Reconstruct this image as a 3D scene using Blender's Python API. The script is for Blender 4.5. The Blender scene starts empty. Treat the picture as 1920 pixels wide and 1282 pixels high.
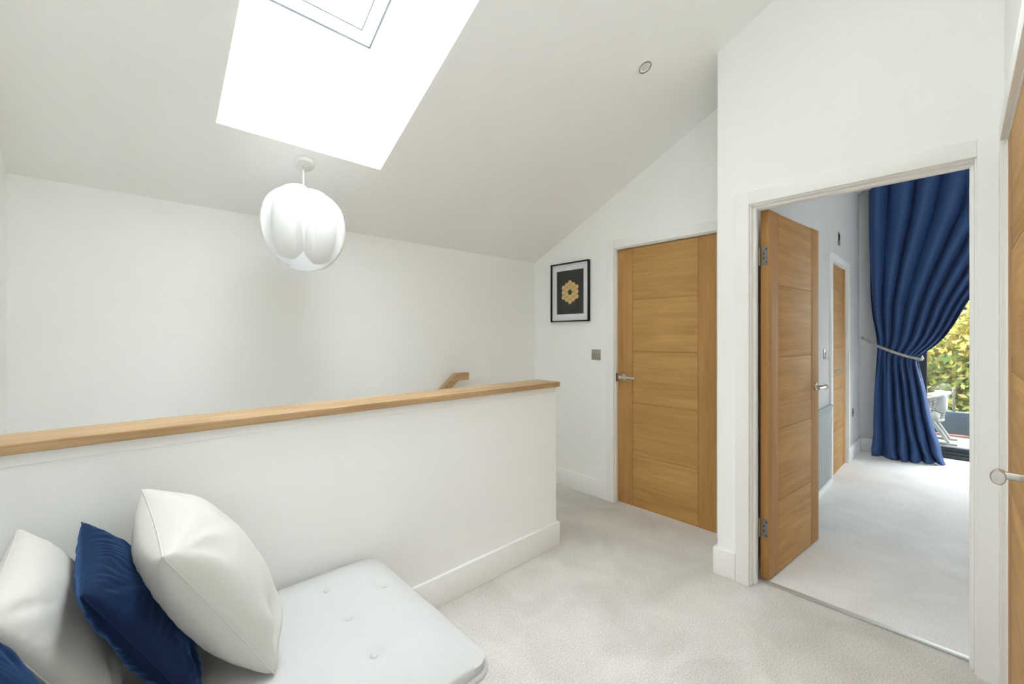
import bpy, bmesh, math, random
from mathutils import Vector, Matrix, noise
random.seed(7)
R = math.radians
S = bpy.context.scene
COL = S.collection

# ------------------------------------------------------------------ camera
cd = bpy.data.cameras.new('camera')
cam = bpy.data.objects.new('camera', cd); COL.objects.link(cam)
cam.location = (0, 0, 1.31)
cam.rotation_euler = (R(90), 0, R(-43.05))
cd.sensor_fit = 'HORIZONTAL'; cd.sensor_width = 36; cd.lens = 36*785/1920
cd.shift_y = -10.5/1920; cd.clip_start = 0.02; cd.clip_end = 200
S.camera = cam

# ------------------------------------------------------------------ sky: overcast, three times brighter overhead than at the horizon
W = bpy.data.worlds.new('overcast_sky'); S.world = W; W.use_nodes = True
nt = W.node_tree; nt.nodes.clear()
o_ = nt.nodes.new('ShaderNodeOutputWorld'); b_ = nt.nodes.new('ShaderNodeBackground')
tc = nt.nodes.new('ShaderNodeTexCoord'); sp = nt.nodes.new('ShaderNodeSeparateXYZ')
mr = nt.nodes.new('ShaderNodeMapRange'); mr.inputs['From Min'].default_value = 0; mr.inputs['From Max'].default_value = 1
SKY = 9.0
mr.inputs['To Min'].default_value = SKY/3; mr.inputs['To Max'].default_value = SKY
nt.links.new(tc.outputs['Generated'], sp.inputs[0]); nt.links.new(sp.outputs['Z'], mr.inputs['Value'])
nt.links.new(mr.outputs[0], b_.inputs['Strength']); b_.inputs['Color'].default_value = (0.93, 0.962, 1.03, 1)
nt.links.new(b_.outputs[0], o_.inputs['Surface'])

S.view_settings.view_transform = 'Standard'; S.view_settings.look = 'None'
S.view_settings.gamma = 1; S.view_settings.use_curve_mapping = False
S.view_settings.exposure = 2.1
S.cycles.max_bounces = 18; S.cycles.diffuse_bounces = 16; S.cycles.caustics_reflective = False; S.cycles.caustics_refractive = False; S.cycles.adaptive_threshold = .025; S.cycles.glossy_bounces = 4; S.cycles.transparent_max_bounces = 8

# ------------------------------------------------------------------ key dimensions (metres)
SL, CY, CZ = 0.485, 2.741, 1.997                      # roof slope, eaves line
def ceil_z(y): return CZ + SL*(CY - y)
ANG = math.atan(SL)
XL, YF, YB = -0.352, -0.113, 2.741                    # wall faces: left, front, back
XP = 2.85                                             # wall with picture and closed door
XD, XD2 = 2.418, 2.53                                 # doorway wall, its two faces
YS, YS2 = 0.918, 0.80                                 # return wall / bedroom side wall faces
XE = 6.25                                             # bedroom end wall face
YR = -3.0                                             # bedroom far side

def portal(name, loc, rot, sx, sy):
    l = bpy.data.lights.new(name, 'AREA'); l.shape = 'RECTANGLE'; l.size = sx; l.size_y = sy
    l.cycles.is_portal = True
    o = bpy.data.objects.new(name, l); COL.objects.link(o); o.location = loc; o.rotation_euler = rot
portal('skylight_portal', (0.69, 1.68, ceil_z(1.68)+0.80), (ANG*-1, 0, 0), 0.80, 1.50)
portal('skylight_portal', (.80, .30, ceil_z(.30)+0.80), (ANG*-1, 0, 0), 0.80, .90)  # portal of the added, unseen roof window
portal('patio_portal', (6.66, -0.35, 1.25), (0, R(90), 0), 2.6, 1.5)

# ------------------------------------------------------------------ materials
def mat(name, col, rough=0.6, metal=0.0, spec=0.3, sheen=0.0, bump=None, var=None, coat=0.0, sheencol=None):
    m = bpy.data.materials.new(name); m.use_nodes = True
    n = m.node_tree.nodes; l = m.node_tree.links; p = n['Principled BSDF']
    p.inputs['Base Color'].default_value = (*col, 1); p.inputs['Roughness'].default_value = rough
    p.inputs['Metallic'].default_value = metal; p.inputs['Specular IOR Level'].default_value = spec
    p.inputs['Coat Weight'].default_value = coat
    if sheen:
        p.inputs['Sheen Weight'].default_value = sheen; p.inputs['Sheen Roughness'].default_value = 0.35
        if sheencol: p.inputs['Sheen Tint'].default_value = (*sheencol, 1)
    t = n.new('ShaderNodeTexCoord')
    if var:                                            # (scale, amount): mottled colour
        nz = n.new('ShaderNodeTexNoise'); nz.inputs['Scale'].default_value = var[0]; nz.inputs['Detail'].default_value = 4
        mx = n.new('ShaderNodeMix'); mx.data_type = 'RGBA'; mx.blend_type = 'MULTIPLY'
        rp = n.new('ShaderNodeMapRange'); rp.inputs['From Min'].default_value = .3; rp.inputs['From Max'].default_value = .7
        rp.inputs['To Min'].default_value = 1-var[1]; rp.inputs['To Max'].default_value = 1
        l.new(t.outputs['Object'], nz.inputs['Vector']); l.new(nz.outputs['Fac'], rp.inputs['Value'])
        mx.inputs['Factor'].default_value = 1; mx.inputs['A'].default_value = (*col, 1)
        l.new(rp.outputs[0], mx.inputs['B']); l.new(mx.outputs['Result'], p.inputs['Base Color'])
    if bump:                                           # (scale, strength, distance)
        nb = n.new('ShaderNodeTexNoise'); nb.inputs['Scale'].default_value = bump[0]; nb.inputs['Detail'].default_value = 3
        bp = n.new('ShaderNodeBump'); bp.inputs['Strength'].default_value = bump[1]; bp.inputs['Distance'].default_value = bump[2]
        l.new(t.outputs['Object'], nb.inputs['Vector']); l.new(nb.outputs['Fac'], bp.inputs['Height'])
        l.new(bp.outputs[0], p.inputs['Normal'])
    return m

def oak(name, axis, dark, light, rough=0.62):
    """oak veneer; the grain runs along local axis 0/1/2"""
    m = bpy.data.materials.new(name); m.use_nodes = True
    n = m.node_tree.nodes; l = m.node_tree.links; p = n['Principled BSDF']
    t = n.new('ShaderNodeTexCoord'); oi = n.new('ShaderNodeObjectInfo')
    add = n.new('ShaderNodeVectorMath'); add.operation = 'ADD'
    mul = n.new('ShaderNodeMath'); mul.operation = 'MULTIPLY'; mul.inputs[1].default_value = 37.0
    l.new(oi.outputs['Random'], mul.inputs[0]); l.new(t.outputs['Object'], add.inputs[0]); l.new(mul.outputs[0], add.inputs[1])
    mp = n.new('ShaderNodeMapping'); l.new(add.outputs[0], mp.inputs['Vector'])
    sc = [30, 30, 30]; sc[axis] = 0.9; mp.inputs['Scale'].default_value = sc
    a = n.new('ShaderNodeTexNoise'); a.inputs['Scale'].default_value = 1.0; a.inputs['Detail'].default_value = 5; a.inputs['Roughness'].default_value = .6
    l.new(mp.outputs[0], a.inputs['Vector'])
    mp2 = n.new('ShaderNodeMapping'); l.new(add.outputs[0], mp2.inputs['Vector'])
    s2 = [9, 9, 9]; s2[axis] = 1.6; mp2.inputs['Scale'].default_value = s2
    b = n.new('ShaderNodeTexNoise'); b.inputs['Scale'].default_value = 1.0; b.inputs['Detail'].default_value = 2; b.inputs['Distortion'].default_value = 1.2
    l.new(mp2.outputs[0], b.inputs['Vector'])
    mp3 = n.new('ShaderNodeMapping'); l.new(add.outputs[0], mp3.inputs['Vector'])
    s3 = [160, 160, 160]; s3[axis] = 5; mp3.inputs['Scale'].default_value = s3
    c = n.new('ShaderNodeTexNoise'); c.inputs['Scale'].default_value = 1.0; c.inputs['Detail'].default_value = 2
    l.new(mp3.outputs[0], c.inputs['Vector'])
    mx = n.new('ShaderNodeMix'); mx.inputs['Factor'].default_value = 0.45
    l.new(a.outputs['Fac'], mx.inputs['A']); l.new(b.outputs['Fac'], mx.inputs['B'])
    m2 = n.new('ShaderNodeMix'); m2.inputs['Factor'].default_value = 0.22
    l.new(mx.outputs['Result'], m2.inputs['A']); l.new(c.outputs['Fac'], m2.inputs['B'])
    cr = n.new('ShaderNodeValToRGB'); cr.color_ramp.elements[0].position = .36; cr.color_ramp.elements[1].position = .64
    cr.color_ramp.elements[0].color = (*dark, 1); cr.color_ramp.elements[1].color = (*light, 1)
    l.new(m2.outputs['Result'], cr.inputs['Fac']); l.new(cr.outputs[0], p.inputs['Base Color'])
    p.inputs['Roughness'].default_value = rough; p.inputs['Specular IOR Level'].default_value = .35
    p.inputs['Coat Weight'].default_value = .04; p.inputs['Coat Roughness'].default_value = .45
    bp = n.new('ShaderNodeBump'); bp.inputs['Strength'].default_value = .12; bp.inputs['Distance'].default_value = .001
    l.new(m2.outputs['Result'], bp.inputs['Height']); l.new(bp.outputs[0], p.inputs['Normal'])
    return m

M = {}
M['wall'] = mat('wall_paint', (.918, .921, .908), .9, spec=.15, bump=(240, .04, .001))
M['wall_grey'] = mat('pale_grey_wall', (.70, .705, .70), .9, spec=.15, bump=(240, .04, .001))  # bedroom walls, greyer than the landing walls
M['trim'] = mat('trim_paint', (.90, .90, .885), .5, spec=.35)
M['plaster'] = mat('reveal_paint', (.90, .90, .89), .8, spec=.2)
OD, OLt = (.42, .225, .068), (.60, .35, .125)
M['oak_x'] = oak('oak_veneer_cross', 0, OD, OLt)
M['oak_z'] = oak('oak_veneer_upright', 2, (.40, .20, .063), (.54, .295, .107))
M['oak_rail'] = oak('oak_rail', 0, (.33, .20, .093), (.58, .39, .205), .4)
M['steel'] = mat('brushed_steel', (.62, .60, .57), .28, 1.0)
M['steel_dark'] = mat('dull_steel', (.36, .34, .31), .4, 1.0)
M['plate'] = mat('nickel_plate', (.40, .37, .33), .38, .85)
M['black'] = mat('black_frame', (.012, .012, .012), .45)
M['screw'] = mat('screw_hole', (.04, .035, .03), .6)
M['hinge_plate'] = mat('hinge_plate', (.30, .295, .28), .45, .6)
M['lens'] = mat('downlight_lens', (.66, .65, .62), .5)
M['gasket'] = mat('grey_gasket', (.16, .17, .18), .7)
M['alu'] = mat('threshold_aluminium', (.62, .62, .60), .5, .7)
M['bone'] = mat('lamp_white', (.88, .88, .87), .5, spec=.3)
M['rose'] = mat('lamp_rose', (.72, .70, .66), .5)
M['mount'] = mat('picture_mount', (.74, .75, .77), .8)
M['print'] = mat('print_charcoal', (.045, .045, .042), .7)
M['gold'] = mat('print_gold', (.72, .53, .23), .55, var=(60, .25))
M['linen'] = mat('cream_linen', (.59, .575, .535), .95, spec=.1, sheen=.15, bump=(900, .25, .001))
M['seat'] = mat('seat_weave', (.53, .528, .518), .95, spec=.1, sheen=.1, bump=(700, .15, .001))
M['base'] = mat('bench_base', (.60, .53, .44), .8, var=(20, .1))
M['velvet'] = mat('navy_velvet', (.0035, .013, .045), .85, spec=.15, sheen=.7, sheencol=(.10, .25, .60), bump=(300, .1, .001))
M['curtain'] = mat('blue_curtain', (.040, .085, .225), .6, spec=.35, sheen=.12, sheencol=(.4, .55, .9), bump=(500, .08, .001))
M['rope'] = mat('tieback_rope', (.55, .51, .49), .6, var=(90, .35))
M['panelling'] = mat('grey_panelling', (.42, .455, .45), .5)
M['anthracite'] = mat('anthracite_frame', (.028, .033, .04), .4)
M['deck'] = mat('deck_paving', (.30, .295, .285), .8, var=(8, .15))
M['parapet'] = mat('slate_parapet', (.075, .10, .125), .7, var=(5, .3))
M['wicker'] = mat('white_wicker', (.30, .29, .26), .7)
M['canvas'] = mat('white_cushion', (.42, .42, .41), .9)
M['terracotta'] = mat('terracotta_edging', (.34, .16, .12), .8)
M['bark'] = mat('bark', (.10, .075, .055), .9, var=(12, .4))
M['ground'] = mat('garden_ground', (.06, .075, .04), .95, var=(2, .5))

def carpet(name, c0, c1):
    m = mat(name, c0, 1.0, spec=.03)
    n = m.node_tree.nodes; l = m.node_tree.links; p = n['Principled BSDF']; t = n.new('ShaderNodeTexCoord')
    a = n.new('ShaderNodeTexNoise'); a.inputs['Scale'].default_value = 170; a.inputs['Detail'].default_value = 3; a.inputs['Roughness'].default_value = .7
    b = n.new('ShaderNodeTexNoise'); b.inputs['Scale'].default_value = 3.2; b.inputs['Detail'].default_value = 3; b.inputs['Distortion'].default_value = .8
    for q in (a, b): l.new(t.outputs['Object'], q.inputs['Vector'])
    cr = n.new('ShaderNodeValToRGB'); cr.color_ramp.elements[0].position = .38; cr.color_ramp.elements[1].position = .62
    cr.color_ramp.elements[0].color = (*c0, 1); cr.color_ramp.elements[1].color = (*c1, 1)
    mx = n.new('ShaderNodeMix'); mx.inputs['Factor'].default_value = .27
    l.new(a.outputs['Fac'], mx.inputs['A']); l.new(b.outputs['Fac'], mx.inputs['B'])
    l.new(mx.outputs['Result'], cr.inputs['Fac']); l.new(cr.outputs[0], p.inputs['Base Color'])
    bp = n.new('ShaderNodeBump'); bp.inputs['Strength'].default_value = .6; bp.inputs['Distance'].default_value = .004
    l.new(a.outputs['Fac'], bp.inputs['Height']); l.new(bp.outputs[0], p.inputs['Normal'])
    return m
M['carpet'] = carpet('beige_carpet', (.50, .475, .44), (.76, .735, .695))
M['carpet2'] = carpet('grey_carpet', (.70, .69, .675), (.90, .89, .875))

def glass(name, tint, refl=.06):
    m = bpy.data.materials.new(name); m.use_nodes = True
    n = m.node_tree.nodes; l = m.node_tree.links; n.clear()
    o = n.new('ShaderNodeOutputMaterial'); t = n.new('ShaderNodeBsdfTransparent'); g = n.new('ShaderNodeBsdfGlossy')
    t.inputs[0].default_value = (*tint, 1); g.inputs['Roughness'].default_value = .02
    x = n.new('ShaderNodeMixShader'); x.inputs[0].default_value = refl
    l.new(t.outputs[0], x.inputs[1]); l.new(g.outputs[0], x.inputs[2]); l.new(x.outputs[0], o.inputs[0])
    return m
M['glass'] = glass('clear_glass', (.95, .97, .96))
M['tinted'] = glass('dimming_glass', (.68, .70, .695))  # tint added to cut the daylight entering the bedroom
M['balustrade'] = glass('balustrade_glass', (.80, .88, .87), .08)

def translucent(name, col, fac):
    m = bpy.data.materials.new(name); m.use_nodes = True
    n = m.node_tree.nodes; l = m.node_tree.links; p = n['Principled BSDF']; o = n['Material Output']
    p.inputs['Base Color'].default_value = (*col, 1); p.inputs['Roughness'].default_value = .45
    t = n.new('ShaderNodeBsdfTranslucent'); t.inputs[0].default_value = (*col, 1)
    x = n.new('ShaderNodeMixShader'); x.inputs[0].default_value = fac
    l.new(p.outputs[0], x.inputs[1]); l.new(t.outputs[0], x.inputs[2]); l.new(x.outputs[0], o.inputs['Surface'])
    return m
M['petal'] = translucent('petal_plastic', (.95, .955, .955), .4)

def leafmat(name, cols):
    m = translucent(name, cols[0], .35); n = m.node_tree.nodes; l = m.node_tree.links
    g = n.new('ShaderNodeNewGeometry'); cr = n.new('ShaderNodeValToRGB')
    e = cr.color_ramp.elements
    while len(e) < len(cols): e.new(.5)
    for i, c in enumerate(cols): e[i].position = i/(len(cols)-1); e[i].color = (*c, 1)
    l.new(g.outputs['Random Per Island'], cr.inputs['Fac'])
    l.new(cr.outputs[0], n['Principled BSDF'].inputs['Base Color'])
    for q in n:
        if q.type == 'BSDF_TRANSLUCENT': l.new(cr.outputs[0], q.inputs[0])
    return m
M['leaf_gold'] = leafmat('autumn_leaves', [(.14, .20, .03), (.30, .30, .05), (.42, .36, .07), (.45, .26, .05), (.20, .26, .05)])
M['leaf_dark'] = leafmat('evergreen_leaves', [(.03, .07, .035), (.06, .12, .06), (.10, .16, .08)])

# ------------------------------------------------------------------ mesh helpers
def quadbox(bm, pts):
    v = [bm.verts.new(p) for p in pts]
    fs = [(0, 3, 2, 1), (4, 5, 6, 7), (0, 1, 5, 4), (1, 2, 6, 5), (2, 3, 7, 6), (3, 0, 4, 7)]
    return v, [bm.faces.new([v[i] for i in f]) for f in fs]
def box(bm, x0, x1, y0, y1, z0, z1, bev=0, seg=2):
    v, f = quadbox(bm, [(x0, y0, z0), (x1, y0, z0), (x1, y1, z0), (x0, y1, z0), (x0, y0, z1), (x1, y0, z1), (x1, y1, z1), (x0, y1, z1)])
    if bev:
        ed = list({e for q in f for e in q.edges})
        bmesh.ops.bevel(bm, geom=ed, offset=bev, segments=seg, affect='EDGES', profile=.5)
def prism_x(bm, x0, x1, poly):
    """poly: (y, z) corners counter-clockwise, extruded along x"""
    a = [bm.verts.new((x0, y, z)) for y, z in poly]; b = [bm.verts.new((x1, y, z)) for y, z in poly]
    bm.faces.new(a[::-1]); bm.faces.new(b)
    k = len(poly)
    for i in range(k): bm.faces.new((a[i], a[(i+1) % k], b[(i+1) % k], b[i]))
def cyl(bm, p0, p1, r0, r1=None, seg=20, caps=True):
    p0, p1 = Vector(p0), Vector(p1); r1 = r0 if r1 is None else r1
    d = (p1-p0).normalized(); u = d.orthogonal().normalized(); w = d.cross(u)
    A, B = [], []
    for i in range(seg):
        t = 2*math.pi*i/seg; q = u*math.cos(t)+w*math.sin(t)
        A.append(bm.verts.new(p0+q*r0)); B.append(bm.verts.new(p1+q*r1))
    for i in range(seg): bm.faces.new((A[i], A[(i+1) % seg], B[(i+1) % seg], B[i]))
    if caps: bm.faces.new(A[::-1]); bm.faces.new(B)
def tube(bm, pts, r, seg=10, closed=False, caps=True):
    pts = [Vector(p) for p in pts]; k = len(pts); rings = []; up = None
    for i, p in enumerate(pts):
        if closed: d = pts[(i+1) % k]-pts[i-1]
        else: d = pts[min(i+1, k-1)]-pts[max(i-1, 0)]
        d.normalize()
        if up is None: up = d.orthogonal().normalized()
        up = (up-d*up.dot(d)).normalized(); w = d.cross(up)
        rr = r[i] if isinstance(r, (list, tuple)) else r
        rings.append([bm.verts.new(p+(up*math.cos(2*math.pi*j/seg)+w*math.sin(2*math.pi*j/seg))*rr) for j in range(seg)])
    for i in range(k if closed else k-1):
        a, b = rings[i], rings[(i+1) % k]
        for j in range(seg): bm.faces.new((a[j], a[(j+1) % seg], b[(j+1) % seg], b[j]))
    if caps and not closed: bm.faces.new(rings[0][::-1]); bm.faces.new(rings[-1])
def lathe(bm, prof, seg=32):
    """prof: (r, z) pairs, turned about local z"""
    rings = []
    for r, z in prof:
        rings.append([bm.verts.new((r*math.cos(2*math.pi*i/seg), r*math.sin(2*math.pi*i/seg), z)) for i in range(seg)] if r > 1e-6 else [bm.verts.new((0, 0, z))])
    for a, b in zip(rings, rings[1:]):
        for i in range(seg):
            j = (i+1) % seg
            if len(a) == 1 and len(b) == 1: continue
            if len(a) == 1: bm.faces.new((a[0], b[j], b[i]))
            elif len(b) == 1: bm.faces.new((a[i], a[j], b[0]))
            else: bm.faces.new((a[i], a[j], b[j], b[i]))
def obj(name, bm, m, parent=None, smooth=False, angle=40):
    bmesh.ops.recalc_face_normals(bm, faces=bm.faces)
    me = bpy.data.meshes.new(name); bm.to_mesh(me); bm.free()
    me.materials.append(M[m] if isinstance(m, str) else m)
    if smooth:
        me.polygons.foreach_set('use_smooth', [True]*len(me.polygons))
        me.set_sharp_from_angle(angle=R(angle))
    o = bpy.data.objects.new(name, me); COL.objects.link(o)
    if parent: o.parent = parent
    return o
def tag(o, label, cat, group=None, kind=None):
    o['label'] = label; o['category'] = cat
    if group: o['group'] = group
    if kind: o['kind'] = kind
    return o
def thing(name, label, cat, loc=(0, 0, 0), rot=(0, 0, 0), group=None, kind=None):
    o = bpy.data.objects.new(name, None); COL.objects.link(o); o.location = loc; o.rotation_euler = rot
    return tag(o, label, cat, group, kind)
def share(src, parent, loc=(0, 0, 0), rot=(0, 0, 0)):
    c = src.copy(); COL.objects.link(c); c.parent = parent; c.location = loc; c.rotation_euler = rot
    return c
def pbox(name, m, parent, *a, **k):
    bm = bmesh.new(); box(bm, *a, **k); return obj(name, bm, m, parent, smooth='bev' in k)
def struct(name, bm, m, label, cat, smooth=False):
    return tag(obj(name, bm, m, None, smooth), label, cat, kind='structure')

# ------------------------------------------------------------------ ROOM SHELL
# floors
bm = bmesh.new()
box(bm, -.5, 2.0, -.25, 1.84, -.25, 0); box(bm, 2.0, 2.516, -.25, 2.85, -.25, 0); box(bm, 2.516, 2.97, .918, 2.85, -.25, 0)
struct('floor', bm, 'carpet', 'beige cut-pile carpet on the landing', 'carpet')
bm = bmesh.new(); box(bm, 2.516, 6.60, -3.1, .918, -.25, 0)
struct('floor_bedroom', bm, 'carpet2', 'pale grey carpet in the room beyond the open doorway', 'carpet')
# landing walls
def top(y): return ceil_z(y)+.06
bm = bmesh.new(); box(bm, -.55, 2.97, YB, 2.92, -2.75, CZ+.0)
struct('wall_back', bm, 'wall', 'long white wall across the stairwell, behind the hanging lamp', 'wall')
bm = bmesh.new(); prism_x(bm, -.55, XL, [(-.25, -2.75), (YB, -2.75), (YB, top(YB)), (-.25, top(-.25))])
struct('wall_left', bm, 'wall', 'white side wall where the daybed ends', 'wall')
D1A, D1B, DH = 1.087, 1.855, 1.994                    # closed door opening in y
bm = bmesh.new()
g1, g0 = D1B+.026, D1A-.026
prism_x(bm, XP, 2.97, [(g1, -2.75), (YB, -2.75), (YB, top(YB)), (g1, top(g1))])
prism_x(bm, XP, 2.97, [(YS2+.05, 0), (g0, 0), (g0, top(g0)), (YS2+.05, top(YS2+.05))])
prism_x(bm, XP, 2.97, [(g0, DH+.026), (g1, DH+.026), (g1, top(g1)), (g0, top(g0))])
struct('wall_picture', bm, 'wall', 'white wall with the framed print and the closed oak door', 'wall')
DA, DB = -.038, .749                                  # doorway opening in y
bm = bmesh.new()
prism_x(bm, XD, XD2, [(DB+.026, 0), (YS, 0), (YS, top(YS)), (DB+.026, top(DB+.026))])
prism_x(bm, XD, XD2, [(YR, 0), (DA-.026, 0), (DA-.026, 3.25), (YR, 3.25)])
prism_x(bm, XD, XD2, [(DA-.026, DH+.026), (DB+.026, DH+.026), (DB+.026, top(DB+.026)), (DA-.026, top(DA-.026))])
prism_x(bm, XD, XD2, [(-1.05, 3.25), (DA-.026, 3.25), (DA-.026, top(DA-.026)), (-1.05, top(-1.05))])
struct('wall_doorway', bm, 'wall', 'white wall holding the open doorway, up to the sloped ceiling', 'wall')
D3A, D3B = 4.705, 5.478
bm = bmesh.new()
box(bm, XD2, D3A-.026, YS2, YS, 0, ceil_z(YS2)+.0); box(bm, D3B+.026, XE+.3, YS2, YS, 0, ceil_z(YS2)); box(bm, D3A-.026, D3B+.026, YS2, YS, DH+.026, ceil_z(YS2))
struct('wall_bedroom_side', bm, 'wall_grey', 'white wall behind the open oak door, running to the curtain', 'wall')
D4A, D4B = 1.410, 2.256
bm = bmesh.new()
zt = ceil_z(YF)
box(bm, -.55, D4A-.026, -.25, YF, -.25, zt+.06); box(bm, D4B+.026, XD, -.25, YF, 0, zt+.06); box(bm, D4A-.026, D4B+.026, -.25, YF, DH+.026, zt+.06)
struct('wall_front', bm, 'wall', 'white wall with the oak door at the picture edge', 'wall')
# bedroom end wall with patio opening
PA, PB, PH = -1.05, .345, 2.45
bm = bmesh.new()
prism_x(bm, XE, XE+.32, [(PB, 0), (YS, 0), (YS, top(YS)), (PB, top(PB))])
prism_x(bm, XE, XE+.32, [(PA, PH), (PB, PH), (PB, top(PB)), (-1.05, top(-1.05)), (PA, top(-1.05)-.04)])
prism_x(bm, XE, XE+.32, [(YR-.1, 0), (PA, 0), (PA, top(-1.05)-.04), (YR-.1, 3.25)])
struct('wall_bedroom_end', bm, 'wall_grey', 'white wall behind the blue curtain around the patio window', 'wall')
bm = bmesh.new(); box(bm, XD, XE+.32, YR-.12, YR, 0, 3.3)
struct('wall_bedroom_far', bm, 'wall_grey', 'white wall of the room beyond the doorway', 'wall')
# sloped ceiling with the skylight shaft
SX0, SX1, SY0, SY1 = .305, 1.066, 1.02, 2.227
TX0, TX1, TY0, TY1 = .42, 1.18, .02, .70              # roof window added upslope, out of frame, to brighten the landing
TH = .72
def slab(bm, x0, x1, ya, yb):
    prism_x(bm, x0, x1, [(ya, ceil_z(ya)), (yb, ceil_z(yb)), (yb, ceil_z(yb)+TH), (ya, ceil_z(ya)+TH)])
bm = bmesh.new()
YM = .86                                               # rafters between the seen and the added roof window
slab(bm, -.55, SX0, YM, 2.92); slab(bm, SX1, XD, YM, 2.92)
slab(bm, -.55, TX0, -.25, YM); slab(bm, TX1, XD, -.25, YM)
slab(bm, TX0, TX1, TY1, YM); slab(bm, TX0, TX1, -.25, TY0)
slab(bm, XD, XE+.32, -1.05, 2.92)
prism_x(bm, SX0, SX1, [(SY1, ceil_z(SY1)), (2.92, ceil_z(2.92)), (2.92, ceil_z(2.92)+TH), (2.385, ceil_z(2.385)+TH), (SY1, 2.585)])
slab(bm, SX0, SX1, YM, SY0)
struct('ceiling', bm, 'wall', 'white sloped ceiling with a deep skylight shaft', 'ceiling')
bm = bmesh.new(); yr = -1.05; zr = ceil_z(yr)
prism_x(bm, XD, XE+.32, [(YR-.12, zr-.5*(yr-YR+.12)*.97), (yr, zr), (yr, zr+TH), (YR-.12, zr+TH)])
struct('ceiling_bedroom', bm, 'wall', 'white ceiling of the room beyond the doorway', 'ceiling')
# half wall of the stairwell
HY0, HY1, HX1 = 1.738, 1.84, 2.003
bm = bmesh.new(); box(bm, XL, HX1, HY0, HY1, -.25, .998)
hw = struct('wall_half', bm, 'wall', 'low white half wall guarding the stairwell behind the daybed', 'wall')
bm = bmesh.new(); box(bm, XL, 1.985, 1.727, HY0, .962, .998, bev=.002); box(bm, 1.975, 1.990, HY0-.004, HY1+.012, .962, .998)
obj('fillet_strip', bm, 'trim', hw)
cap = thing('wall_capping', 'long oak capping rail along the top of the low half wall', 'rail', (XL+.001, 1.695, .999))
bm = bmesh.new(); box(bm, 0, 1.992-XL, 0, .19, 0, .030, bev=.005, seg=3)
obj('oak_board', bm, 'oak_rail', cap, True)
# stairs going down behind the half wall
st = thing('stair_flight', 'carpeted stair going down behind the half wall', 'stairs', kind='structure')
bm = bmesh.new(); box(bm, 0, .24, 1.845, YB-.005, -.24, 0); s0 = obj('step', bm, 'carpet', st); s0.location = (1.75, 0, -.2)
for i in range(1, 9): share(s0, st, (1.75-.235*i, 0, -.2-.2*i))
bm = bmesh.new(); box(bm, -.55, 2.97, 1.70, 2.92, -2.85, -2.75)
struct('floor_lower', bm, 'carpet', 'carpeted floor at the foot of the stair', 'carpet')
bm = bmesh.new(); box(bm, -.55, 2.97, 1.72, 1.84, -2.75, -.25)
struct('wall_stair', bm, 'wall', 'white stairwell wall below the half wall', 'wall')

# baseboards
def bb(name, label, *segs):
    bm = bmesh.new()
    for s in segs:
        x0, x1, y0, y1 = s; box(bm, x0, x1, y0, y1, 0, .145, bev=.003)
    struct(name, bm, 'trim', label, 'skirting board', True)
bb('baseboard_half', 'white skirting board along the foot of the half wall', (XL, HX1+.018, HY0-.018, HY0), (HX1, HX1+.018, HY0, HY1))
bb('baseboard_picture', 'white skirting board below the framed print', (XP-.018, XP, D1B+.072, YB))
bb('baseboard_doorway', 'short white skirting board on the corner beside the open doorway', (XD-.018, XD, DB+.074, YS+.018), (XD, XP, YS, YS+.018))
bb('baseboard_bedroom_side', 'white skirting board at the foot of the bedroom wall', (D3B+.075, XE, YS2-.018, YS2))
bb('baseboard_bedroom_end', 'white skirting board under the tied curtain', (XE-.018, XE, PB, YS2-.018))

# door surrounds: lining, stop and architrave of each opening
def surround(name, label, a, b, face, depth, axis, sgn, wall_t, arch=.066, stop=None, left_arch=None, right_arch=None):
    """opening a..b along the wall; 'face' is the wall face seen, 'sgn' the way out of it; axis 'x': wall plane x=face, 'y': wall plane y=face"""
    root = thing(name, label, 'door frame', kind='structure')
    def bxs(nm, u0, u1, n0, n1, z0, z1, bev=.002):
        n0, n1 = sorted((n0, n1)); bm = bmesh.new()
        if axis == 'x': box(bm, n0, n1, u0, u1, z0, z1, bev=bev)
        else: box(bm, u0, u1, n0, n1, z0, z1, bev=bev)
        obj(nm, bm, 'trim', root, True)
    la = arch if left_arch is None else left_arch; ra = arch if right_arch is None else right_arch
    inn = face-sgn*wall_t; q = .006; f1 = face+sgn*.018
    bxs('lining', a-.025, a, face+sgn*.001, inn, 0, DH+.025); bxs('lining', b, b+.025, face+sgn*.001, inn, 0, DH+.025); bxs('lining', a, b, face+sgn*.001, inn, DH, DH+.025)
    bxs('architrave', a-q-la, a-q, face, f1, 0, DH+q+arch); bxs('architrave', b+q, b+q+ra, face, f1, 0, DH+q+arch); bxs('architrave', a-q, b+q, face, f1, DH+q, DH+q+arch)
    if stop:
        s0, s1 = face-sgn*stop[0], face-sgn*stop[1]
        bxs('door_stop', a, a+.013, s0, s1, 0, DH-.013); bxs('door_stop', b-.013, b, s0, s1, 0, DH-.013); bxs('door_stop', a, b, s0, s1, DH-.013, DH)
    return root
surround('trim_1', 'white frame around the closed oak door beside the framed print', D1A, D1B, XP, 0, 'x', -1, .12, left_arch=.06, stop=(.066, .10))
surround('trim_2', 'white frame around the open doorway to the bedroom', DA, DB, XD, 0, 'x', -1, .112, left_arch=.066, stop=(.028, .066))
surround('trim_3', 'white frame around the bedroom door before the curtain', D3A, D3B, YS2, 0, 'y', -1, .118, stop=(.05, .09))
surround('trim_4', 'white frame around the oak door at the picture edge', D4A, D4B, YF, 0, 'y', 1, .145, stop=(.052, .09))

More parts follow.
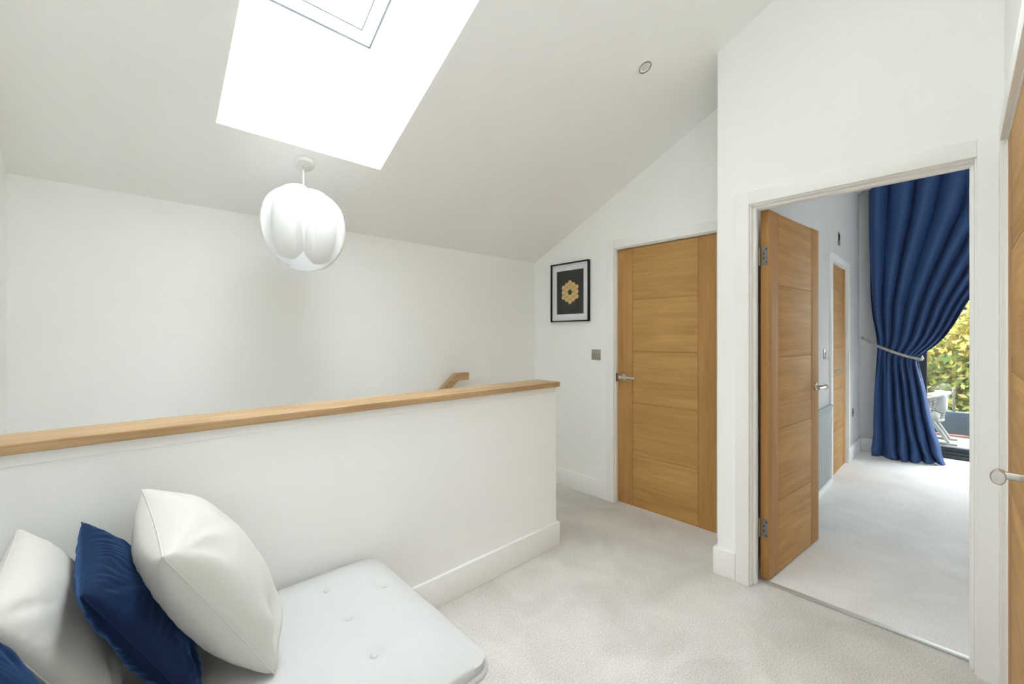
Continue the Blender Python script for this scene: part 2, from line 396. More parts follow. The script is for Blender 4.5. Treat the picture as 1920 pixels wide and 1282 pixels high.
# ------------------------------------------------------------------ DOORS
DT, DHH = .040, 1.981
def handle_meshes():
    out = {}
    bm = bmesh.new(); cyl(bm, (0, 0, 0), (0, -.008, 0), .026, .025, 28); out['rose'] = obj('rose', bm, 'steel', None, True)
    bm = bmesh.new()
    tube(bm, [(0, -.006, 0), (0, -.020, 0), (0, -.034, 0), (0, -.046, 0)], .0095, 16)
    # elbow turning along the door, slimming towards the free end
    cyl(bm, (.014, -.053, 0), (.010, -.053, 0), .0145, .017, 24); cyl(bm, (.010, -.053, 0), (-.012, -.053, 0), .017, .0125, 24)
    cyl(bm, (-.012, -.053, 0), (-.118, -.053, 0), .0105, .0095, 20); cyl(bm, (-.118, -.053, 0), (-.122, -.053, 0), .0095, .007, 20)
    out['lever'] = obj('lever', bm, 'steel', None, True)
    bm = bmesh.new()
    tube(bm, [(0, -.006, 0), (0, -.020, 0), (0, -.034, 0), (0, -.048, 0)], .0095, 16)
    cyl(bm, (.016, -.055, -.004), (.012, -.055, -.004), .0150, .0178, 28); cyl(bm, (.012, -.055, -.004), (-.010, -.053, -.003), .0178, .0140, 28); cyl(bm, (-.010, -.053, -.003), (-.020, -.053, -.004), .0140, .008, 28)
    for v in bm.verts:
        if v.co.y < -.035 and abs(v.co.x) > .0095: v.co.y = -.055+(v.co.y+.055)*.72
    out['stub'] = obj('lever', bm, 'steel', None, True)
    return out
HM = handle_meshes()
def make_door(name, label, loc, rz, hinges=None, lock=False, DW=.762, lever='lever'):
    root = thing(name, label, 'door', loc, (0, 0, rz), kind='structure')
    t = DT/2; sw = .130; g = .003
    pbox('core', 'oak_z', root, .001, DW-.001, -t+.004, t-.004, .001, DHH-.001)
    pbox('stile', 'oak_z', root, 0, sw, -t, t, 0, DHH, bev=.0012)
    pbox('stile', 'oak_z', root, DW-sw, DW, -t, t, 0, DHH, bev=.0012)
    ph = DHH/5
    bm = bmesh.new(); box(bm, sw+g, DW-sw-g, -t, t, 0, ph-g, bev=.0012); p0 = obj('panel', bm, 'oak_x', root, True)
    for i in range(1, 5): share(p0, root, (0, 0, i*ph))
    for sgn in (1, -1):
        h = bpy.data.objects.new('handle', None); COL.objects.link(h); h.parent = root; h.location = (DW-.060, -sgn*t, .985)
        h['label'] = 'brushed steel lever handle'
        for k in ('rose', lever):
            c = HM[k].copy(); c.data = HM[k].data if sgn == 1 else HM[k].data; COL.objects.link(c); c.parent = h
            c.scale = (1, sgn, 1); c.name = 'lever' if k != 'rose' else 'rose'
    if lock:
        bm = bmesh.new(); cyl(bm, (DW-.060, -t, .93), (DW-.060, -t-.008, .93), .024, .024, 24); obj('turn_lock', bm, 'steel', root, True)
    if hinges:
        for z in (1.735, .27):
            if hinges == 'plate':                      # leaf let into the hinge edge
                bm = bmesh.new(); box(bm, -.0025, .0005, -t+.002, t-.008, z-.05, z+.05)
                hg = obj('hinge', bm, 'hinge_plate', root)
                bm = bmesh.new()
                for dy, dz in ((-.010, .036), (.003, .013), (.003, -.013), (-.010, -.036)):
                    cyl(bm, (-.002, dy, z+dz), (-.0032, dy, z+dz), .0042, .0042, 10)
                obj('screw', bm, 'screw', hg)
                bm = bmesh.new(); cyl(bm, (-.006, t+.004, z-.05), (-.006, t+.004, z+.05), .006, .006, 14); obj('knuckle', bm, 'steel_dark', hg, True)
            else:                                      # knuckles standing proud of the closed face
                bm = bmesh.new(); box(bm, -.004, .016, -t-.0012, -t+.001, z-.05, z+.05); hg = obj('hinge', bm, 'steel_dark', root)
                for k in range(5):
                    bm = bmesh.new(); z0 = z-.05+.02*k; cyl(bm, (-.002, -t-.006, z0+.0008), (-.002, -t-.006, z0+.0192), .0072, .0072, 16)
                    obj('knuckle', bm, 'steel_dark', hg, True)
    return root
make_door('door_1', 'closed five-panel oak door beside the framed print', (2.878+DT/2, D1A+.003, .008), R(90))
make_door('door_2', 'five-panel oak door standing open into the bedroom', (2.528, .718, .008), R(-5.7), 'plate')
make_door('door_3', 'oak door in the bedroom wall just before the curtain', (D3B-.005, YS2+.012+DT/2, .008), R(180), 'knuckle', True)
make_door('door_4', 'oak door with steel lever at the picture edge', (D4B-.004, YF-.001-DT/2, .008), R(180), 'knuckle', DW=.838, lever='stub')
# door_3 and door_4 are turned by 180 degrees: mirror so that the hinge side and the seen face agree with the photo
d4 = bpy.data.objects['door_4']; d4.scale = (1, -1, 1)
for o in list(HM.values()): bpy.data.objects.remove(o)
# strike plate left dark in the frame of the closed door
bm = bmesh.new(); box(bm, 2.853, 2.877, D1B-.0015, D1B+.0005, .955, 1.02)
sp_ = obj('strike_plate', bm, 'steel_dark', bpy.data.objects['trim_1'])
# carpet threshold
bm = bmesh.new(); box(bm, 2.496, 2.528, DA+.001, DB-.001, .0005, .007, bev=.003)
tag(obj('threshold_strip', bm, 'alu', None, True), 'thin metal threshold strip across the open doorway carpet', 'threshold strip')

# ------------------------------------------------------------------ SKYLIGHT WINDOW (local x across, y up the slope, z outward)
OFF = .62
def roof_window(name, label, xc, y_low, WL):
    wroot = thing(name, label, 'skylight', (xc, y_low, ceil_z(y_low)+OFF), kind='structure')
    yv = Vector((0, -1, SL)).normalized(); xv = Vector((-1, 0, 0)); zv = xv.cross(yv)
    wroot.rotation_mode = 'QUATERNION'
    wroot.rotation_quaternion = Matrix((xv, yv, zv)).transposed().to_quaternion()
    def ringframe(nm, x, y0, y1, wd, z0, z1, m, parent):
        bm = bmesh.new()
        box(bm, -x, -x+wd, y0, y1, z0, z1); box(bm, x-wd, x, y0, y1, z0, z1)
        box(bm, -x+wd, x-wd, y0, y0+wd, z0, z1); box(bm, -x+wd, x-wd, y1-wd, y1, z0, z1)
        return obj(nm, bm, m, parent)
    ringframe('frame', .42, -.06, WL, .112, 0, .09, 'trim', wroot)
    bm = bmesh.new(); box(bm, -.42, .42, -.20, -.06, 0, .09); obj('sill', bm, 'trim', wroot)
    ringframe('gasket', .31, .05, WL-.11, .006, -.002, .05, 'gasket', wroot)
    sash = ringframe('sash', .303, .057, WL-.117, .066, .004, .07, 'trim', wroot)
    ringframe('glazing_bead', .238, .122, WL-.182, .006, -.002, .06, 'gasket', sash)
    bm = bmesh.new(); box(bm, -.24, .24, .12, WL-.18, .04, .046); obj('pane', bm, 'glass', wroot)
roof_window('window_1', 'white roof window at the top of the skylight shaft', SX0+.38, 2.247, 1.22)
roof_window('window_added', 'added roof window overhead, unseen, brightening the landing', (TX0+TX1)/2, TY1+.05, .80)

# ------------------------------------------------------------------ PENDANT LAMP
px, py = .69, 2.311
lamp = thing('pendant_lamp', 'white petal globe pendant lamp hanging below the skylight', 'lamp', (px, py, 1.867))
bm = bmesh.new()
lathe(bm, [(0, -.034), (.012, -.034), (.014, -.030), (.040, -.026), (.048, -.018), (.050, 0), (0, 0)], 32)
rs = obj('ceiling_rose', bm, 'rose', lamp, True); rs.location = (0, 0, ceil_z(py)-1.867); rs.rotation_euler = (-ANG, 0, 0)
bm = bmesh.new(); cyl(bm, (0, .006, .10), (0, .010, ceil_z(py)-1.867-.02), .0042, .0042, 12); obj('cord', bm, 'bone', lamp, True)
bm = bmesh.new(); lathe(bm, [(0, .16), (.018, .16), (.022, .15), (.022, .06), (.016, .05), (0, .05)], 20); obj('lamp_holder', bm, 'bone', lamp, True)
def petal():
    bm = bmesh.new(); NU, NV = 40, 36; rows = []
    for j in range(NV+1):
        th = math.pi*(.03+.94*j/NV)                    # 0 top .. pi bottom
        zz = .19*math.cos(th); cc = abs(math.cos(th)); ww = math.sqrt(max(0, 1-cc**(7 if j < NV/2 else 10)))
        row = []
        for i in range(NU+1):
            s = -1+2*i/NU
            half = R(44)*ww                             # angular half width
            a = s*half*1.0
            body = .052+.113*math.sin(th)**.72          # globe body
            q = abs(a)/R(44)
            tubeb = .026*math.sqrt(max(0, 1-(q/.55)**2))*math.sin(th)**.9 if q < .55 else 0
            wing = .036*max(0, (q-.50)/.50)**1.3
            r = body+tubeb+wing*math.sin(th)
            lat = a/R(39)*.118
            row.append(bm.verts.new((r*math.cos(a*.92), r*math.sin(a*.92)+0*lat, zz)))
        rows.append(row)
    for j in range(NV):
        for i in range(NU): bm.faces.new((rows[j][i], rows[j][i+1], rows[j+1][i+1], rows[j+1][i]))
    return bm
base_az = math.atan2(-py, -px)                         # towards the camera
p0 = obj('petal', petal(), 'petal', lamp, True, 180)
sm = p0.modifiers.new('thickness', 'SOLIDIFY'); sm.thickness = .0018; sm.offset = 0
azs = [base_az+R(a) for a in (-34, 37, 108, 180, 253)]
p0.rotation_euler = (0, R(-5), azs[0]); p0.location = (0, 0, .008)
for k, a in enumerate(azs[1:]): share(p0, lamp, (0, 0, (-.006, -.012, -.016, .0)[k]), (0, R((-3, 4, 5, 3)[k]), a))

# ------------------------------------------------------------------ DOWNLIGHT
dn = thing('ceiling_downlight', 'small round recessed downlight in the sloped ceiling', 'light', (2.067, 1.162, ceil_z(1.162)), (-ANG, 0, 0))
bm = bmesh.new(); lathe(bm, [(.033, .004), (.033, -.002), (.036, -.004), (.045, -.0035), (.047, 0)], 40); obj('bezel', bm, 'trim', dn, True)
bm = bmesh.new(); lathe(bm, [(.0335, -.001), (.0305, .003), (.0305, -.0015), (.028, -.005), (.021, -.004), (.021, .004)], 40); obj('tilt_ring', bm, 'bone', dn, True)
bm = bmesh.new(); lathe(bm, [(0, -.0012), (.0215, -.0008)], 32); obj('lens', bm, 'lens', dn, True)
bm = bmesh.new(); lathe(bm, [(.0345, -.0045), (.0318, -.0052), (.0318, -.0005)], 40); obj('shadow_gap_ring', bm, 'gasket', dn, True)  # dark grey ring standing in for the shade inside the gap

# ------------------------------------------------------------------ FRAMED PRINT
pw, phh = .418, .511
pic = thing('framed_print', 'black framed print of a gold hexagon cluster on charcoal', 'picture', (XP, 2.306, 1.693), (0, 0, R(-90)))   # local x -> -Y, local -y -> -X
fr = .010
for a in ((-pw/2, pw/2, phh/2-fr, phh/2), (-pw/2, pw/2, -phh/2, -phh/2+fr), (-pw/2, -pw/2+fr, -phh/2+fr, phh/2-fr), (pw/2-fr, pw/2, -phh/2+fr, phh/2-fr)):
    pbox('frame_bar', 'black', pic, a[0], a[1], -.028, -.001, a[2], a[3], bev=.001)
iw, ih = .148, .190
for a in ((-pw/2+fr, pw/2-fr, ih, phh/2-fr), (-pw/2+fr, pw/2-fr, -phh/2+fr, -ih), (-pw/2+fr, -iw, -ih, ih), (iw, pw/2-fr, -ih, ih)):
    pbox('mount', 'mount', pic, a[0], a[1], -.012, -.008, a[2], a[3])
pr_ = pbox('print_sheet', 'print', pic, -iw, iw, -.0085, -.004, -ih, ih)
hs = .0238
bm = bmesh.new()
va = [bm.verts.new((hs*.955*math.cos(R(60*i)), -.0102, hs*.955*math.sin(R(60*i)))) for i in range(6)]
vb = [bm.verts.new((hs*.955*math.cos(R(60*i)), -.0086, hs*.955*math.sin(R(60*i)))) for i in range(6)]
bm.faces.new(va); bm.faces.new(vb[::-1])
for i in range(6): bm.faces.new((va[i], va[(i+1) % 6], vb[(i+1) % 6], vb[i]))
hx = obj('hexagon', bm, 'gold', pr_); first = True
for q in range(-2, 3):
    for r in range(-2, 3):
        if abs(q+r) > 2 or (q == 0 and r == 0): continue
        loc = (1.5*hs*q, 0, math.sqrt(3)*hs*(r+q/2))
        if first: hx.location = loc; first = False
        else: share(hx, pr_, loc)

# ------------------------------------------------------------------ SWITCHES AND SOCKETS (local -y is the front)
def plate(name, label, cat, loc, rz, w, hh, kind):
    o = thing(name, label, cat, loc, (0, 0, rz))
    pbox('plate', 'plate', o, -w/2, w/2, -.006, -.0005, -hh/2, hh/2, bev=.002)
    if kind == 'switch':
        pbox('rocker', 'steel_dark', o, -.010, .010, -.010, -.005, -.012, .012, bev=.002)
    elif kind == 'sensor':
        pbox('display', 'black', o, -w*.3, w*.3, -.008, -.005, -.01, hh*.38, bev=.001)
    else:
        for dx in (-.018, .018): pbox('socket_hole', 'screw', o, dx-.004, dx+.004, -.0075, -.005, -.012, .012)
    if kind != 'sensor':
        for dx in (-.030, .030):
            bm = bmesh.new(); cyl(bm, (dx, -.0055, 0), (dx, -.007, 0), .003, .003, 10); obj('screw', bm, 'screw', o)
plate('light_switch', 'square nickel light switch between the framed print and closed door', 'light switch', (XP, 2.038, 1.160), R(-90), .086, .086, 'switch')
plate('light_switch', 'nickel light switch beside the far bedroom door', 'light switch', (4.44, YS2, 1.161), 0, .086, .086, 'switch')
plate('wall_sensor', 'small dark wall control above the far bedroom door', 'wall control', (5.05, YS2, 2.247), 0, .08, .12, 'sensor')
plate('wall_socket', 'nickel wall socket low on the wall near the curtain', 'socket', (5.82, YS2, .485), 0, .086, .086, 'socket')

# ------------------------------------------------------------------ HANDRAIL ON THE BACK WALL
hr = thing('stair_handrail', 'oak handrail rising from the stairs along the back wall', 'handrail', (1.92, 2.682, .996))
bm = bmesh.new()
prof = [(-.025, -.028), (.025, -.028), (.025, .028), (-.025, .028)]
path = [(.098, 0), (-.012, 0), (-1.75, -1.45)]
dirs = [Vector((-1, 0)), (Vector((-1, 0))+Vector((-1.738, -1.45)).normalized()).normalized(), Vector((-1.738, -1.45)).normalized()]
rings = []
for (x, z), d in zip(path, dirs):
    nrm = Vector((-d.y, d.x)); k = 1.06 if d is dirs[1] else 1
    rings.append([bm.verts.new((x+nrm.x*b*k, a, z+nrm.y*b*k)) for a, b in prof])
for a, b in zip(rings, rings[1:]):
    for i in range(4): bm.faces.new((a[i], a[(i+1) % 4], b[(i+1) % 4], b[i]))
bm.faces.new(rings[0]); bm.faces.new(rings[-1][::-1])
bmesh.ops.bevel(bm, geom=list(bm.edges), offset=.002, segments=1, affect='EDGES')
obj('rail', bm, 'oak_rail', hr, True, 30)
for x in (-.25, -1.4):
    bm = bmesh.new(); zz = -(x*-1-.012)*1.45/1.738-.03
    tube(bm, [(x, .058, zz-.04), (x, .03, zz-.045), (x, 0, zz-.03), (x, 0, zz)], .006, 10); obj('bracket', bm, 'steel', hr, True)

# ------------------------------------------------------------------ DAYBED
BX0, BX1, BY0, BY1 = XL+.004, .795, .935, 1.712
bed = thing('daybed', 'cream buttoned daybed against the half wall', 'daybed', ((BX0+BX1)/2, (BY0+BY1)/2, 0))
hw_, hd_ = (BX1-BX0)/2, (BY1-BY0)/2; cxb, cyb = (BX0+BX1)/2, (BY0+BY1)/2
BUT = [(.53, 1.525), (.53, 1.328), (.52, 1.125), (.695, 1.425)]
def seat_z(x, y):
    ex = min((hw_-abs(x))/.16, 1); ey = min((hd_-abs(y))/.16, 1)
    e = max(0, ex); f = max(0, ey)
    z = .372+.052*(math.sin(e*math.pi/2)**.8)*(math.sin(f*math.pi/2)**.8)
    for bx_, by_ in BUT:
        d2 = (x+cxb-bx_)**2+(y+cyb-by_)**2
        z -= .011*math.exp(-d2/(2*.016**2))+.004*math.exp(-d2/(2*.05**2))
    return z
bm = bmesh.new(); NX, NY = 150, 104; gr = []
rc = .055
def rnd(x, y):
    """pull the plan corners into a radius"""
    ax, ay = abs(x)-(hw_-rc), abs(y)-(hd_-rc)
    if ax > 0 and ay > 0:
        m_ = max(ax, ay); l_ = math.hypot(ax, ay); k = m_/l_
        return math.copysign(hw_-rc+ax*k, x), math.copysign(hd_-rc+ay*k, y)
    return x, y
for j in range(NY+1):
    row = []
    for i in range(NX+1):
        x0 = -hw_+2*hw_*i/NX; y0 = -hd_+2*hd_*j/NY
        z = seat_z(x0, y0); x, y = rnd(x0, y0)
        row.append(bm.verts.new((x, y, z)))
    gr.append(row)
for j in range(NY):
    for i in range(NX): bm.faces.new((gr[j][i], gr[j][i+1], gr[j+1][i+1], gr[j+1][i]))
edge = [gr[0][i] for i in range(NX)]+[gr[j][NX] for j in range(NY)]+[gr[NY][i] for i in range(NX, 0, -1)]+[gr[j][0] for j in range(NY, 0, -1)]
prev = edge
for dz, ins in ((-.020, -.004), (-.036, 0)):
    cur = []
    for v in edge:
        s = 1-ins/.4
        cur.append(bm.verts.new((v.co.x*s if False else v.co.x, v.co.y, v.co.z+dz)))
    for i in range(len(edge)): bm.faces.new((prev[i], cur[i], cur[(i+1) % len(edge)], prev[(i+1) % len(edge)]))
    prev = cur
perim = [v.co.copy() for v in prev]
obj('seat_pad', bm, 'seat', bed, True, 60)
bm = bmesh.new(); tube(bm, [(p.x, p.y, .338) for p in perim[::3]], .0105, 10, closed=True); obj('piping', bm, 'seat', bed, True)
bm = bmesh.new(); box(bm, -hw_+.035, hw_-.035, -hd_+.035, hd_-.02, .05, .336, bev=.012); obj('base', bm, 'base', bed, True)
for sx in (-1, 1):
    for sy in (-1, 1): pbox('foot', 'oak_z', bed, sx*(hw_-.09)-.025, sx*(hw_-.09)+.025, sy*(hd_-.09)-.025, sy*(hd_-.09)+.025, 0, .052, bev=.003)
bm = bmesh.new(); lathe(bm, [(0, .006), (.006, .0052), (.0105, .002), (.0115, -.001), (.0105, -.004), (0, -.005)], 18)
b0 = obj('button', bm, 'seat', bed, True)
for k, (bx_, by_) in enumerate(BUT):
    loc = (bx_-cxb, by_-cyb, seat_z(bx_-cxb, by_-cyb)+.002)
    if k == 0: b0.location = loc
    else: share(b0, bed, loc)

# ------------------------------------------------------------------ CUSHIONS
def cushion(label, A, B, Cc, T, m, gather, seed, back=.85, crease=0.0, press=1.0):
    """A top back corner, B top front corner, Cc bottom front corner of the seam square"""
    A, B, Cc = Vector(A), Vector(B), Vector(Cc)
    e1 = (B-A); e2 = (Cc-B); e2 = e2-e1*(e2.dot(e1)/e1.length_squared)
    a, b = e1.length/2, e2.length/2
    ux, uy = e1.normalized(), e2.normalized(); uz = ux.cross(uy)
    if uz.x < 0: uz = -uz; flip = True
    c = A+e1/2+e2/2
    root = thing('throw_cushion', label, 'cushion', c, group='cushions on the daybed')
    root.rotation_mode = 'QUATERNION'
    ux = uy.cross(uz)
    root.rotation_quaternion = Matrix((ux, uy, uz)).transposed().to_quaternion()
    N = 72; bm = bmesh.new(); sheets = []
    def P(u, v, s):
        x = u*a*(1-.055*(1-v*v)*(abs(u)**2)); y = v*b*(1-.055*(1-u*u)*(abs(v)**2))
        k = ((1-u*u)*(1-v*v))
        z = T*(1 if s > 0 else back)*(max(k, 0)**.42)
        if s < 0 and z > press: z = press+(z-press)*.12   # pressed flat against the next cushion
        du, dv = 1-abs(u), 1-abs(v)
        nz = noise.noise(Vector((u*2.1+seed, v*2.1, s*3)))
        w = gather*(math.sin((v*46+3*nz*3))*math.exp(-du*6)*min(1, du*18)+math.sin((u*46+3*nz*3))*math.exp(-dv*6)*min(1, dv*18))*min(1, k*6)
        dgl = abs(abs(u)-abs(v))
        w += -.010*math.exp(-(dgl/.10)**2)*max(0, min(abs(u), abs(v))-.45)*2*min(1, k*5)   # creases towards the corners
        w += .008*nz*min(1, k*3)
        for cu, cv_, amp_ in ((1, 1, crease), (-1, 1, crease), (1, -1, crease*.35), (-1, -1, crease*.3)):   # slack folds fanning out of the corners
            ru, rv = cu*(cu-u), cv_*(cv_-v); rr = math.hypot(ru, rv); an = math.atan2(rv, ru)
            w += (amp_ if s > 0 else amp_*.15)*math.sin(an*9+seed+2*nz)*math.exp(-((rr-.42)/.26)**2)*min(1, k*7)
        return Vector((x, y, s*(z+w)+0))
    for s in (1, -1):
        sheets.append([[bm.verts.new(P(-1+2*i/N, -1+2*j/N, s)) if (s == 1 or (0 < i < N and 0 < j < N)) else None for i in range(N+1)] for j in range(N+1)])
    for j in range(N+1):
        for i in range(N+1):
            if sheets[1][j][i] is None: sheets[1][j][i] = sheets[0][j][i]
    for k, g in enumerate(sheets):
        for j in range(N):
            for i in range(N):
                f = (g[j][i], g[j][i+1], g[j+1][i+1], g[j+1][i]); bm.faces.new(f if k == 0 else f[::-1])
    rim = [P(-1+2*i/N, -1, 1) for i in range(N)]+[P(1, -1+2*i/N, 1) for i in range(N)]+[P(1-2*i/N, 1, 1) for i in range(N)]+[P(-1, 1-2*i/N, 1) for i in range(N)]
    cv = obj('cover', bm, m, root, True, 180)
    bm = bmesh.new(); tube(bm, rim[::2], .0015, 6, closed=True); obj('seam', bm, m, cv, True)
    return root
cushion('large cream linen cushion in front, leaning on the navy velvet one', (.045, 1.640, .862), (.066, 1.180, .832), (.292, 1.200, .432), .128, 'linen', .0016, 1.3, .80, .018, .072)
cushion('navy velvet cushion between the two cream cushions', (-.078, 1.630, .805), (-.058, 1.190, .795), (.135, 1.195, .435), .070, 'velvet', .0036, 5.1, .8, .003, .038)
cushion('cream linen cushion behind the navy velvet one, at the rear of the row', (-.195, 1.660, .815), (-.200, 1.235, .785), (-.020, 1.240, .435), .072, 'linen', .0018, 9.7, .8, .006, .04)
cushion('navy cushion peeping in at the bottom corner before the rear cream cushion', (-.210, 1.265, .772), (-.232, .885, .765), (-.085, .885, .435), .062, 'velvet', .002, 13.0, .6)

# ------------------------------------------------------------------ CURTAIN
def interp(tab, z):
    """tab: (z, y) falling z; smooth interpolation"""
    if z >= tab[0][0]: return tab[0][1]
    for (z0, y0), (z1, y1) in zip(tab, tab[1:]):
        if z1 <= z <= z0:
            t = (z0-z)/(z0-z1); return y0+(y1-y0)*t
    return tab[-1][1]
LT = [(2.955, .705), (2.39, .703), (1.79, .685), (1.55, .668), (1.43, .649), (1.28, .628), (1.18, .622), (1.05, .628), (.90, .637), (.54, .652), (.03, .662), (.0, .66)]
RT = [(2.955, -.74), (2.6, -.60), (2.2, -.36), (1.9, -.185), (1.62, -.035), (1.436, .038), (1.28, .12), (1.175, .208), (1.10, .295), (1.05, .305), (.98, .290), (.758, .248), (.485, .208), (.30, .17), (.054, .105), (0, .095)]
def sm_interp(tab, z): return sum(interp(tab, z+d) for d in (-.05, -.025, 0, .025, .05))/5
cur = thing('curtain', 'floor-length blue curtain gathered to one side by a rope', 'curtain', (6.12, .4, 0))
bm = bmesh.new(); NS, NZ = 320, 150; g = []
TIE = lambda s: 1.20-.115*s                            # tie height falls towards the free edge
def pleat(p): return 2*abs(math.cos(p/2))**.65-1       # broad ridges, narrow valleys
def sst(a, b, v): v = min(1, max(0, (v-a)/(b-a))); return v*v*(3-2*v)
for j in range(NZ+1):
    row = []
    for i in range(NS+1):
        s = i/NS; z = (2.945+.13*sst(0, .3, s))*(1-j/NZ)
        yl, yrr = sm_interp(LT, z), sm_interp(RT, z)
        n1 = noise.noise(Vector((s*4, z*.5, 2.2))); n2 = noise.noise(Vector((s*9, z*.9, 5.1)))
        y = yl+(yrr-yl)*(s+.010*n1)
        dt = abs(z-TIE(s)); pinch = math.exp(-(dt/.20)**2)
        wt = sst(.75, 1.35, z)
        ph = 2*math.pi*(8.5*s+.42*math.sin(6*s+.8)+.38*n1)+.6
        pb = 2*math.pi*(5.2*s**1.35+.22*noise.noise(Vector((s*2, z*.6, 9))))+1.2
        top_ = (.048+.022*n2+.012*sst(1.6, 2.9, z))*pleat(ph)
        bot_ = (.056+.024*n2)*pleat(pb)+.004*pleat(ph)
        x = -(wt*top_+(1-wt)*bot_)*(1-.45*pinch)-.030*math.sin(math.pi*s)*(1+pinch)
        if z < .34:                                    # cloth breaking on the floor
            k = 1-z/.34
            x += -.085*k*k*(.55+.5*math.sin(4.2*s+.6))+.026*k*math.sin(9*s+14*z)+.02*k*n2
            y += .012*k*math.sin(13*s+16*z)+.018*k*n1
        zz = z
        if z < .16: zz = z*.85+.014*(1+math.sin(8*s+2+3*n2))*(1-z/.16)*(1 if j < NZ else .2)
        row.append(bm.verts.new((x, y-.4, max(zz, .004))))
    g.append(row)
for j in range(NZ):
    for i in range(NS): bm.faces.new((g[j][i], g[j][i+1], g[j+1][i+1], g[j+1][i]))
cl = obj('cloth', bm, 'curtain', cur, True, 180)
sd = cl.modifiers.new('thickness', 'SOLIDIFY'); sd.thickness = .003; sd.offset = 0
rod = thing('curtain_pole', 'brushed steel curtain pole above the blue curtain', 'curtain pole', (6.195, 0, 2.945))
bm = bmesh.new(); cyl(bm, (0, .745, 0), (0, -1.6, 0), .012, .012, 16); obj('pole', bm, 'steel', rod, True)
bm = bmesh.new(); cyl(bm, (0, .745, 0), (0, .785, 0), .019, .015, 18); obj('finial', bm, 'steel', rod, True)
for y in (.72, -1.5):
    bm = bmesh.new(); tube(bm, [(.054, y, .0), (.03, y, .0), (0, y, .0)], .007, 10); cyl(bm, (.054, y, 0), (.048, y, 0), .02, .02, 16); obj('bracket', bm, 'steel', rod, True)
tb = thing('curtain_tieback', 'pale twisted rope tieback holding the blue curtain', 'tieback', (6.12, .4, 1.15))
import itertools
front = []
for k in range(41):
    t = k/40
    y = .628+(.288-.628)*t
    z = 1.212-.138*t-.010*math.sin(math.pi*t)
    front.append(Vector((-.098-.03*math.sin(math.pi*t), y-.4, z-1.15)))
start = [Vector((.128, .768-.4, .139)), Vector((.07, .758-.4, .138)), Vector((.0, .725-.4, .122)), Vector((-.06, .68-.4, .092))]
back = [Vector((-.09, .275-.4, -.080)), Vector((-.03, .268-.4, -.07)), Vector((.04, .28-.4, -.05))]
pathv = start[2:]+front+back
def strand(ph, rr, off):
    pts = []
    dense = []
    for a, b in zip(pathv, pathv[1:]):
        n_ = max(2, int((b-a).length/.004))
        dense += [a.lerp(b, q/n_) for q in range(n_)]
    dense.append(pathv[-1]); L = 0
    for i, p in enumerate(dense):
        d = (dense[min(i+1, len(dense)-1)]-dense[max(i-1, 0)]).normalized(); u = Vector((0, 0, 1)); u = (u-d*u.dot(d)).normalized(); w = d.cross(u)
        if i: L += (p-dense[i-1]).length
        t = L*2*math.pi/.045+ph
        pts.append(p+(u*math.cos(t)+w*math.sin(t))*off)
    bm = bmesh.new(); tube(bm, pts, rr, 7); return bm
for k in range(3): obj('rope_strand', strand(k*2*math.pi/3, .0072, .0075), 'rope', tb, True)
bm = bmesh.new(); tube(bm, start[:3], [.006, .005, .005], 8); cyl(bm, (.130, .368, .139), (.122, .368, .139), .016, .016, 16); obj('hook', bm, 'steel_dark', tb, True)

# ------------------------------------------------------------------ BEDROOM PANELLING
wp = thing('wall_panelling', 'grey tongue-and-groove panelling below a dado rail behind the open door', 'panelling', (2.56, YS2, 0))
bm = bmesh.new(); box(bm, 0, .086, -.012, 0, .0, .655, bev=.003); bd = obj('board', bm, 'panelling', wp, True)
nb = int((D3A-.078-2.56)/.09)
for i in range(1, nb+1): share(bd, wp, (.09*i-.0, 0, 0))
bm = bmesh.new(); box(bm, 0, D3A-.075-2.56, -.022, 0, .655, .690, bev=.004); box(bm, 0, D3A-.075-2.56, -.032, 0, .690, .705, bev=.004); obj('dado_rail', bm, 'panelling', wp, True)
bm = bmesh.new(); box(bm, 0, D3A-.075-2.56, -.026, 0, 0, .045, bev=.003); obj('skirting', bm, 'trim', wp, True)

# ------------------------------------------------------------------ PATIO WINDOW
XWn = 6.49
pt = thing('window_2', 'anthracite framed patio window behind the blue curtain', 'window', (XWn, 0, 0), kind='structure')
for a in ((PB-.095, PB, 0, PH), (PA, PA+.09, 0, PH)): pbox('jamb', 'anthracite', pt, 0, .08, a[0], a[1], a[2], a[3], bev=.003)
for z0, z1, x0 in ((0.004, .045, -.006), (.048, .078, .0), (.081, .118, .012)): pbox('threshold', 'anthracite', pt, x0, .09, PA+.09, PB-.095, z0, z1, bev=.002)
pbox('head', 'anthracite', pt, 0, .08, PA+.09, PB-.095, PH-.09, PH, bev=.003)
bm = bmesh.new(); box(bm, .04, .052, PA+.085, PB-.09, .115, PH-.085); obj('pane', bm, 'tinted', pt)

# ------------------------------------------------------------------ BALCONY AND GARDEN
bm = bmesh.new(); box(bm, 6.585, 7.75, -4, 3, -.3, .06)
struct('floor_balcony', bm, 'deck', 'pale paved balcony floor outside the patio window', 'balcony')
bm = bmesh.new(); box(bm, 7.62, 7.75, -4, 3, .06, .36, bev=.004)
tag(obj('balcony_parapet', bm, 'parapet', None, True), 'low slate-grey parapet at the balcony edge', 'parapet')
bm = bmesh.new(); box(bm, 7.575, 7.615, -4, 3, .062, .088, bev=.006)
tag(obj('edging_strip', bm, 'terracotta', None, True), 'thin terracotta edging along the foot of the parapet', 'edging')
bl = thing('glass_balustrade', 'clear glass balustrade with slim posts on the grey parapet', 'balustrade', (7.68, 0, .36))
for y in (-1.0, .055, .6, 1.6):
    pbox('post', 'steel_dark', bl, -.02, .02, y-.012, y+.012, 0, .30, bev=.003)
for a, b in ((-2.6, -1.02), (-.98, .035), (.075, .58), (.62, 1.58)): pbox('pane', 'balustrade', bl, -.006, .006, a, b, .02, .72)
